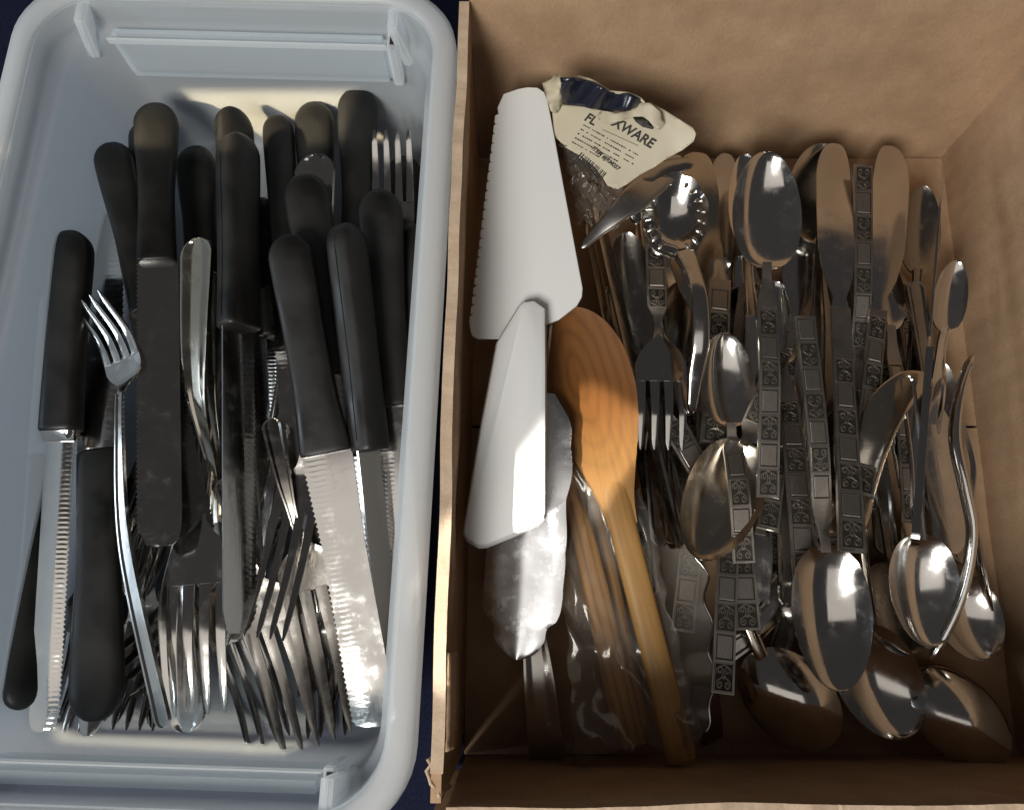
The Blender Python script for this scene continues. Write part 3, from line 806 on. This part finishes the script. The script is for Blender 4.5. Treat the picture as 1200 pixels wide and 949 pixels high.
gsp('spoon bowl tip peeking out behind the bright upright spoon', (884,520), (873,181), .050,.058, .66, 22, 8, m='bright')
gsp('spoon whose dark bowl hides behind the tallest knife blade', (948,540), (966,169), .050,.052, .66, 42, 12, m='matte')
gsp('spoon with deep bowl reflecting the window near the far side panel', (1062,440), (1090,758), .068,.054, .60, 41, 21, m='bright', hw=[(0,9),(.5,7),(1,5)])
gsp('large spoon bowl tilted in the bottom shade under the navy and tan bowl', (905,560), (1066,863), .046,.034, .60, 50, 24, m='steel')
gsp('spoon with rounded bowl nearest the bottom corner of the pile', (1062,560), (1158,772), .036,.032, .56, 40, 18, m='steel')
gsp('spoon bowl overlapped by the window reflecting one', (1020,500), (1062,768), .038,.036, .60, 42, 18, m='dull')
gsp('small spoon with one bright spot under the on edge knife by the side panel', (1078,560), (1121,306), .044,.056, .66, 20, 9, m='bright')
gsp('spoon standing on its side against the side panel', (1120,470), (1163,716), .044,.050, .58, 22, 8, m='steel', roll=-58)
gsp('spoon with black looking bowl between the tilted blade and the on edge knife', (1062,540), (1082,218), .036,.044, .66, 24, 9, m='dull')
gsp('spoon with rim only visible as an arc right of the on edge knife', (1088,760), (1102,424), .030,.040, .66, 25, 10, m='dull')
gsp('spoon whose dark rim arcs beside the patterned fork', (776,640), (733,272), .040,.052, .60, 30, 12, m='dull')
gsp('plain spoon handle with round bright end left of the big navy and tan bowl', (928,712), (898,380), .046,.042, .66, 22, 9, m='bright', hw=[(0,14),(.3,11),(.6,6),(1,5)], flip=True)
gsp('plain spoon with pointed oval handle end low in the gap', (884,712), (902,420), .042,.038, .66, 22, 9, m='steel', hw=[(0,15),(.12,16),(.4,9),(.6,6),(1,5)])
gsp('spoon with curled bright end lying across the bottom of the gap', (868,742), (1004,560), .034,.026, .66, 24, 9, m='bright', hw=[(0,18),(.2,15),(.6,6),(1,5)])
gsp('plain steel shank crossing under the bright curled end', (842,770), (965,690), .026,.026, .6, 24, 8, m='dull', flip=True)
gsp('serving spoon with long flat ridged handle lying below the ornate server', (643,906), (604,540), .026,.048, .62, 34, 10, m='matte', hw=[(0,21),(.25,18),(.6,9),(1,6)])
# deep fill: cutlery glimpsed between the upper pieces
FILL = [
 ((760,700),(720,330),'m'),((800,740),(835,350),'p'),((822,560),(760,240),'p'),((925,560),(860,240),'m'),((990,730),(930,380),'p'),
 ((1040,650),(985,260),'m'),((1085,500),(1030,200),'p'),((1130,660),(1060,330),'m'),((905,790),(985,480),'m'),((740,640),(800,330),'m'),((1030,430),(1100,700),'p'),((880,330),(815,640),'m'),
]
where = ['by the wooden spoon','under the buried fork','beneath the shell shaped ladle','behind the bright upright spoon','below the square ended handles','beneath the tall blades','close to the box corner','along the far side panel','under the big navy and tan bowl','next to the arc shaped dark rim','under the gold crescent knife','under the dark brown bowl']
for i, (A, B, q) in enumerate(FILL):
    if q == 'p': pspoon('patterned spoon at the bottom of the pile '+where[i], A, B, .014+.0015*i, .016, .62, 26, 9, cell=30)
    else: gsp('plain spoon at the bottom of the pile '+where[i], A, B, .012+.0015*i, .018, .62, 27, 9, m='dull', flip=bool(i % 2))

# crescent spreader
def path_obj(label, cat, name, pts, m, ra, rb, partname, group=None, up=Vector((0,0,1)), e=2.6):
    pw = [P(*p) for p in pts]; org = pw[0]
    root = empty(name, Matrix.Translation(org), label, cat, group)
    k = kpx(pts[0][2], pts[0][1])
    rod(partname, pw, [a*k for a in ra], [b*k for b in rb], root, m, up=up, origin=org, e=e)
    return root, org, k
r_, org, k = path_obj('curved butter knife shaped like a gold crescent under the on edge knife', 'knife', 'butter_knife',
   [(1092,446,.066),(1066,452,.067),(1040,478,.068),(1024,520,.066),(1014,570,.060),(1010,622,.050)], M['warm'], [9,19,22,19,14,7], [2,2.5,3,3,2.5,2], 'blade')
rod('handle', [P(1010,615,.050)-org, P(1016,680,.040)-org, P(1030,760,.030)-org], [7*k,5*k,8*k], [2.5*k]*3, r_, M['warm'])
# ladle with wavy shank
r_, org, k = path_obj('ladle with thin wavy lit shank and dark bowl in the bottom corner', 'ladle', 'ladle',
   [(1138,418,.066),(1124,462,.070),(1119,515,.072),(1131,575,.070),(1139,628,.066),(1126,700,.058),(1092,772,.048)], M['bright'], [3,4.5,5.5,5.5,5,5,5], [10,10,9,8,8,7,6], 'handle')
def bowl_at(name, cpx, z, axis_deg, a, b, depth, m, parent, org, k, flip=False, tilt=(0,0), lobes=0, amp=0, th=.0013, nr=12, na=40):
    V, F = [], []
    c = P(*cpx, z) - org; ca, sa = math.cos(R(axis_deg)), math.sin(R(axis_deg))
    for layer in (0, 1):
        for i in range(nr+1):
            r = i/nr
            for j in range(na):
                an = 2*math.pi*j/na
                q = 1 + (amp*abs(math.cos(an*lobes/2)) if lobes else 0)*r*r
                x, y = a*k*r*q*math.cos(an), b*k*r*q*math.sin(an)
                z_ = depth*k*(r*r-1)*(-1 if flip else 1) - th*layer
                if lobes: z_ += .9*k*r**4*math.cos(an*lobes)
                X, Y = x*ca - y*sa, x*sa + y*ca
                V.append(Vector((c.x+X, c.y+Y, c.z+z_ + X*tilt[0] + Y*tilt[1])))
    o2 = (nr+1)*na
    for i in range(nr):
        for j in range(na):
            q = (j+1) % na; A = i*na
            F.append((A+j, A+q, A+na+q, A+na+j)); F.append((o2+A+j, o2+A+na+j, o2+A+na+q, o2+A+q))
    A = nr*na
    for j in range(na):
        q = (j+1) % na; F.append((A+j, A+q, o2+A+q, o2+A+j))
    return link(name, mesh(name, V, F, 50), parent, [m])
bowl_at('bowl', (1122,838), .032, -48, 62, 44, 24, M['steel'], r_, org, k, flip=True, tilt=(.1, -.1))
# lower left ladle
mt, L, k = frame((884,748),.040,(985,880),.026)
r_ = empty('ladle', Matrix.Translation(P(884,748,.040)), 'ladle with broad gold tinted bowl at the bottom edge of the pile', 'ladle')
org = P(884,748,.040)
bowl_at('bowl', (926,818), .034, -46, 66, 47, 22, M['steel'], r_, org, k, flip=True, tilt=(.15, .1))
rod('handle', [P(896,775,.036)-org, P(868,700,.040)-org, P(850,560,.034)-org], [9*k,7*k,10*k], [3*k]*3, r_, M['warm'])

# shell shaped serving ladle
org = P(792,250,.082); k = kpx(.08, 250)
sh = empty('sauce_ladle', Matrix.Translation(org), 'ornate shell shaped sauce ladle with ribbed rim and arched handle', 'ladle')
bowl_at('bowl', (792,252), .086, 90, 48, 37, 22, M['steel'], sh, org, k, lobes=10, amp=.05, tilt=(0,.2), na=80, nr=16)
for i in range(17):
    a = R(-62 + 18*i) if i < 8 else R(100 + 17*(i-8))
    c = P(792,252,.0860) - org + Vector((31*k*math.cos(a), 41*k*math.sin(a), .2*41*k*math.sin(a)-.002))
    V, F = [], []
    bm = bmesh.new(); bmesh.ops.create_uvsphere(bm, u_segments=10, v_segments=6, radius=1)
    me = bpy.data.meshes.new('rib'); bm.to_mesh(me); bm.free(); me.shade_smooth()
    o = link('rib', me, sh, [M['bright']]); o.location = c; o.scale = (6.5*k, 2.6*k, 2.2*k); o.rotation_euler = (0, R(18), a)
rod('handle', [P(800,292,.080)-org, P(812,318,.086)-org, P(820,350,.092)-org, P(821,400,.088)-org, P(815,440,.078)-org, P(810,484,.066)-org], [12*k,9*k,9*k,10*k,9*k,5*k], [3*k]*6, sh, M['steel'], e=3)
# branching wing of the shell server
rod('wing', [P(748,262,.082)-org, P(742,236,.088)-org, P(752,216,.090)-org, P(775,200,.088)-org, P(812,190,.086)-org], [5*k,14*k,15*k,12*k,7*k], [3*k,5*k,5*k,4*k,3*k], sh, M['matte'], e=2.4)
org2 = P(682,290,.09)
tg = empty('serving_tongs', Matrix.Translation(org2), 'smooth steel tong arm reaching from the white server to the shell shaped ladle', 'serving tongs')
rod('arm', [P(681,291,.088)-org2, P(700,272,.090)-org2, P(722,252,.094)-org2, P(742,234,.094)-org2, P(766,212,.090)-org2, P(800,186,.084)-org2], [4*k,7*k,11*k,17*k,18*k,12*k], [3*k,3*k,3*k,3*k,2.5*k,2*k], tg, M['satin'], e=3.2)
rod('arm', [P(764,268,.080)-org2, P(772,290,.078)-org2, P(792,296,.078)-org2, P(806,322,.078)-org2], [8*k,10*k,7*k,4*k], [3*k]*4, tg, M['steel'])

# ---------------- white cake server
org = P(600,380,.10)
cs = empty('cake_server', Matrix.Translation(org), 'white plastic cake server with saw toothed edge lying on top', 'cake server')
bl = []
zb = lambda x, y: .098 + .012*(395-y)/290
L0, L1 = (582,132), (551,378)
for p in [(607,104),(618,102),(630,102.5),(638,108),(642,118),(683,338),(682,348),(676,358),(655,374),(640,380),(630,396),(560,396.5),(553,393),(551,386)]: bl.append(p)
nt_ = 22
for i in range(nt_):
    t0 = i/nt_; t1 = (i+.72)/nt_
    a = (L1[0]+(L0[0]-L1[0])*t0, L1[1]+(L0[1]-L1[1])*t0); b = (L1[0]+(L0[0]-L1[0])*t1, L1[1]+(L0[1]-L1[1])*t1)
    bow = 2.5*math.sin(math.pi*t0)
    bl.append((a[0]-1.2-bow*0, a[1])); bl.append((b[0]-1.6, b[1])); bl.append((b[0]+2.6, b[1]-2.0))
bl += [(583,126),(590,110)]
def poly_plate(name, pts2, zf, th, parent, m, org):
    bm = bmesh.new()
    top = [bm.verts.new(P(x, y, zf(x, y))-org) for x, y in pts2]
    bot = [bm.verts.new(P(x, y, zf(x, y))-org-Vector((0,0,th))) for x, y in pts2]
    bm.faces.new(top); bm.faces.new(bot[::-1]); n = len(top)
    for i in range(n): bm.faces.new((top[i], top[(i+1)%n], bot[(i+1)%n], bot[i]))
    bmesh.ops.recalc_face_normals(bm, faces=bm.faces)
    me = bpy.data.meshes.new(name); bm.to_mesh(me); bm.free()
    o = link(name, me, parent, [m])
    b = o.modifiers.new('bevel', 'BEVEL'); b.width = .0005; b.segments = 2; b.limit_method = 'ANGLE'; b.angle_limit = R(50)
    me.shade_smooth(); me.set_sharp_from_angle(angle=R(35))
    return o
poly_plate('blade', bl, zb, .0022, cs, M['white'], org)
hz = lambda x, y: .114 - .006*abs(y-500)/140
hpts = [(607,357),(612,352),(626,350),(640,360),(641,420),(641,600),(639,607),(632,613),(600,627),(570,639),(560,640),(546,632),(542,624),(543,614),(562,500),(581,400)]
prism('handle', [P(x, y, hz(x, y)) for x, y in hpts][::-1], .012, .0032, cs, M['white'], org)

# ---------------- ornate metal server
mt, L, k = frame((634,420), .090, (606,772), .068, 10)
osv = empty('pie_server', mt, 'shiny embossed pie server with scalloped tip under the white handle', 'pie server')
st = []
tipw = pchip([(0,20),(.15,42),(.3,45),(.45,42),(.6,46),(.72,44),(.80,46),(.85,42),(.885,31),(.92,30),(.955,25),(.985,16),(1,5)])
for i in range(91):
    s = i/90; t = .12+.88*s
    w = tipw(s) + 2.6*abs(math.sin(s*math.pi*5))*(s < .8)
    st.append((t*L, -w*k, w*k, 1.5*k*math.sin(s*6), 5*k))
sheet('blade', st, .0012, 14, cross=lambda u: .0002*math.cos(u*7), parent=osv, m=M['tip'], sharp=60)
hand(osv, L, k, -.25, .14, [(-.25,12),(.14,8)], lambda t: 0, M['tip'])
# dark pie server with wavy edge
mt, L, k = frame((778,560), .040, (800,872), .040)
wsv = empty('pie_server', mt, 'see through plastic server with wavy edge right of the wooden handle', 'pie server')
st = []
for i in range(61):
    s = i/60; t = .15+.85*s
    env = (min(1, s*3.5)**.6)*math.sqrt(max(.0, 1-max(0, (s-.72)/.28)**2))
    w = 40*env
    st.append((t*L, -w*k, (w+4.0*math.sin(s*math.pi*9)*min(1, env*1.4))*k+.3*k, 0, -6*k*env))
sv = sheet('blade', st, .0010, 14, parent=wsv, m=M['smoky'], sharp=60)
rod('rim', [Vector((a[0], a[2]+.0002, .0006)) for a in st[8:58]], [.0007]*50, [.0006]*50, wsv, M['steel'])  # added steel thread standing for the bright glint along the clear edge
hand(wsv, L, k, -.5, .18, [(-.5,10),(.14,7)], lambda t: 0, M['dull'])

# ---------------- wooden spoon and sticks
mt, L, k = frame((801,893), .056, (667,360), .088)
tb_ = .60
M['wood'] = wood_mat('honey_wood', (.138, .051, .009), (.178, .068, .0125), (.165, .062, .011), centre=(L*.84, .004, .0), sc=(.40, 1, .3), rings=62, dist=4, tail=(.40,.22,.072), L=L)
M['handle_wood'] = wood_mat('pale_wood', (.40, .205, .062), (.60, .34, .13), (.55, .30, .10), centre=(0, -.03, 0), sc=(.03, 1, 1), rings=70, dist=3)
ws = empty('wooden_spoon', mt, 'honey coloured wooden spoon with oval bowl and long square cut handle', 'wooden spoon')
st = []
hwp = pchip([(0,18),(.3,16.5),(.5,16.5),(.56,17.5),(.66,16)]); rzp = pchip([(0,12),(.4,11),(.55,9),(.66,6)])
for i in range(40):
    t = .66*i/39; f = .93 if i == 0 else 1
    st.append((t*L, 0, -rzp(t)*k, hwp(t)*f*k, rzp(t)*k*f))
loft('handle', st, ws, M['wood'], e=3.2)
st = []
bw = pchip([(0,17),(.10,20),(.22,29),(.35,41),(.48,51),(.62,56),(.75,54),(.86,45),(.94,31),(.985,15),(1,2)])
for i in range(45):
    s = .5-.5*math.cos(math.pi*i/44); t = .50+.50*s
    w = bw(s)
    st.append((t*L, -w*k, w*k, (-4.5+5*min(1, s/.22))*k, -9*k*max(0, min(1, (s-.25)*2.2))*max(4*s*(1-s), 0)**.8))
sheet('bowl', st, .0065, 18, parent=ws, m=M['wood'], sharp=60)
for lb, a, za, b, zb_, w in (('pale wooden stick wrapped in the crumpled clear film', (742,872), .030, (655,520), .058, 17), ('thinner wooden stick beside the wrapped one under the film', (752,850), .026, (682,540), .044, 12)):
    mt, L, k = frame(a, za, b, zb_)
    s_ = empty('wooden_stick', mt, lb, 'wooden stick', 'wooden sticks under the film')
    loft('shaft', [(0,0,0,w*.9*k,8*k)]+[(L*j/8, 1.5*k*math.sin(j), 0, w*k*(1-.2*j/8), 9*k) for j in range(0, 9)][1:], s_, M['handle_wood'], e=3)
# crumpled clear film
def film_obj(label, quad, nx, ny, amp, seed, z0):
    org = P(*quad[0]); V = []; F = []
    q = [P(*p) for p in quad]
    for i in range(nx+1):
        for j in range(ny+1):
            u, v = i/nx, j/ny
            p = q[0]*(1-u)*(1-v)+q[1]*u*(1-v)+q[2]*u*v+q[3]*(1-u)*v
            a = noise.noise(Vector((u*2.5+seed, v*4, 0))); b = noise.noise(Vector((u*13+v*9, v*14-u*8, seed)))
            c = abs(noise.noise(Vector((u*3-v*3, v*4, seed+4))))
            d = amp*(a*.7 + (.4-1.6*c)*.6 + .10*b)
            e = Vector((noise.noise(Vector((v*9, seed, 1)))*.006*(1 if i in (0, nx) else .5), noise.noise(Vector((u*9, seed, 2)))*.005, 0))
            V.append(p+Vector((0,0,d))+e-org)
    for i in range(nx):
        for j in range(ny):
            a = i*(ny+1)+j; F.append((a, a+ny+1, a+ny+2, a+1))
    me = mesh('plastic_film', V, F, 180)
    o = link('plastic_film', me, None, [M['film']]); o.location = org
    s = o.modifiers.new('thickness', 'SOLIDIFY'); s.thickness = .0001
    return tag(o, label, 'plastic film', 'crumpled plastic films')
film_obj('crumpled clear plastic film wrapped round the wooden sticks', [(648,530,.070),(752,570,.062),(818,868,.058),(668,892,.046)], 60, 90, .0055, 3.3, 0)
film_obj('clear blister plastic under the paper card beside the white server', [(660,172,.094),(735,205,.094),(722,270,.078),(676,262,.078)], 40, 40, .008, 8.1, 0)

# ---------------- paper header card
zc = lambda x, y: .112 - .018*(y-120)/100 + .010*(x-650)/160
org = P(730,165,.105)
hc = empty('header_card', Matrix.Translation(org), 'crumpled cream paper header card with barcode and folded navy top', 'packaging card')
def curved_sheet(name, pts2, zf, m, nrm=.0, th=.0004):
    """fan-triangulated dense sheet inside an outline (clipped grid)"""
    bm = bmesh.new()
    vs = [bm.verts.new((x, y, 0)) for x, y in pts2]
    bm.faces.new(vs)
    xs = [p[0] for p in pts2]; ys = [p[1] for p in pts2]
    for x in range(int(min(xs))+6, int(max(xs)), 6):
        bmesh.ops.bisect_plane(bm, geom=bm.verts[:]+bm.edges[:]+bm.faces[:], plane_co=(x, 0, 0), plane_no=(1, 0, 0))
    for y in range(int(min(ys))+5, int(max(ys)), 5):
        bmesh.ops.bisect_plane(bm, geom=bm.verts[:]+bm.edges[:]+bm.faces[:], plane_co=(0, y, 0), plane_no=(0, 1, 0))
    for v in bm.verts:
        x, y = v.co.x, v.co.y
        v.co = P(x, y, zf(x, y)) - org
    bmesh.ops.recalc_face_normals(bm, faces=bm.faces)
    me = bpy.data.meshes.new(name); bm.to_mesh(me); bm.free(); me.shade_smooth()
    o = link(name, me, hc, [m])
    s = o.modifiers.new('thickness', 'SOLIDIFY'); s.thickness = th; s.offset = -1
    return o
def wav(x, y):
    edge = max(0, (x-775)/40)
    return zc(x, y) + .0025*math.sin((x-y)*.05)*edge - .006*max(0, (188-(x*.35+0)-(y-100))/100)*0
card = [(646,121),(660,123),(700,127),(728,131),(745,132),(752,124),(763,121),(780,130),(812,150),(816,157),(813,166),(800,176),(783,185),(767,196),(750,205),(735,216),(724,222),(712,218),(706,208),(697,196),(682,184),(664,174),(650,160)]
curved_sheet('card', card, wav, M['paper'])
zfold = lambda x, y: zc(x, y) + .004 + .0035*math.sin(x*.13+y*.1) + .010*(130-y)/35 - .006*max(0, (x-735)/20)
curved_sheet('folded_top', [(657,91),(672,91),(694,96),(708,103),(714,108),(738,110),(750,116),(754,122),(740,128),(716,131),(692,127),(659,121)], zfold, M['paper_dark'])
curved_sheet('torn_edge', [(636,98),(648,90),(657,88),(660,94),(657,104),(659,121),(652,134),(645,130),(640,112)], lambda x, y: zfold(x, y)-.002+.002*math.sin(y*.4), M['paper'])
curved_sheet('curled_flap', [(708,130),(722,133),(738,130),(748,121),(762,121),(775,133),(778,146),(772,153),(764,146),(756,137),(744,137),(728,142),(714,145),(702,141),(700,134)], lambda x, y: zc(x, y)+.0045+.002*math.sin(x*.15), M['paper'])
curved_sheet('punched_slot', [(741,137),(752,137),(760,142),(766,150),(765,152),(753,149),(745,143)], lambda x, y: zc(x, y)+.0006, M['ink'])
rod('torn_edge', [P(676,90,.125)-org, P(694,95,.1275)-org, P(709,104,.127)-org, P(716,108,.126)-org, P(736,110,.125)-org, P(750,116,.124)-org, P(756,123,.122)-org], [.0007]*7, [.0009]*7, hc, M['paper'])
ang = math.radians(-29)
def text(body, px, size_px, at, dz=.0009, ang_=ang, sx=1):
    c = bpy.data.curves.new('lettering', 'FONT'); c.body = body; kk = kpx(.105, at[1])
    c.size = size_px*kk; c.extrude = .00004; c.space_character = 1.0; c.offset = .00016*size_px/12; c.shear = .15
    c.materials.append(M['ink'])
    tmp = bpy.data.objects.new('lettering', c); me = bpy.data.meshes.new_from_object(tmp); bpy.data.objects.remove(tmp)
    o = bpy.data.objects.new('lettering', me); COL.objects.link(o); o.parent = hc
    a, b, d = P(at[0], at[1], zc(*at)), P(at[0]+10, at[1], zc(at[0]+10, at[1])), P(at[0], at[1]-10, zc(at[0], at[1]-10))
    X = (b-a).normalized(); Z = X.cross((d-a)).normalized(); Y = Z.cross(X)
    m = Matrix((X, Y, Z)).transposed().to_4x4() @ Matrix.Rotation(ang_, 4, 'Z')
    m.translation = a - org + Z*dz
    o.matrix_local = m @ Matrix.Diagonal((sx, 1, 1, 1))
    return o
text('FL', 0, 14, (684,141))
text('XWARE', 0, 15.5, (716,147), sx=.98)
text('ITEM #JRM057', 0, 6.6, (693,175), ang_=R(-38), dz=.0011)
text('15C', 0, 5.5, (654,171), ang_=R(-24))
# small print: rows of fine unreadable strokes
def strokes(name, rows, m):
    V, F = [], []
    for (x0, y0, x1, y1, w, kind) in rows:
        a, b = P(x0, y0, zc(x0, y0)+.0007)-org, P(x1, y1, zc(x1, y1)+.0007)-org
        d = (b-a).normalized(); n = Vector((0,0,1)).cross(d)*w*kpx(.105, y0)
        i = len(V); V += [a-n, b-n, b+n, a+n]; F.append((i, i+1, i+2, i+3))
    me = mesh(name, V, F, 30, smooth=False); return link(name, me, hc, [m])
rows = []; rnd = random.Random(4)
for r in range(6):
    sx_, sy_ = 687-3.3*r, 141.5+5.0*r; x = 0; Lr = (66, 72, 70, 74, 60, 40)[r]
    while x < Lr:
        w = rnd.uniform(1.2, 2.6)
        X, Y = sx_+x*math.cos(ang), sy_-x*math.sin(ang)
        if rnd.random() > .18 and not (r == 0 and x > 8):
            dx, dy = math.cos(ang)*w, -math.sin(ang)*w
            rows.append((X, Y, X+dx, Y+dy, rnd.uniform(.5, .95), 0))
        x += w + rnd.uniform(.5, 1.0)
sp = strokes('small_print', rows, M['ink']); sp['kind'] = 'stuff'
rows = [(706,152,748,171,.25,0)]
ru, rv = (math.cos(R(-40)), -math.sin(R(-40))), (math.sin(R(-40))*1, math.cos(R(-40)))
x = 0
while x < 40:
    w = rnd.choice((.35, .6, .9))
    X, Y = 682+x*ru[0], 179+x*ru[1]
    rows.append((X, Y, X+rv[0]*14, Y+rv[1]*14, w, 0)); x += w*2+rnd.choice((.6, .9, 1.3))
bc = strokes('barcode', rows, M['ink']); bc['kind'] = 'stuff'

# dark red scrap on the box floor
o = poly_plate('red_clip', [(812,800),(842,806),(848,862),(826,874),(806,850)], lambda x, y: .010+.004*(870-y)/70, .006, None, M['red'], Vector())
tag(o, 'dark red plastic clip in the shade at the bottom of the box', 'clip')
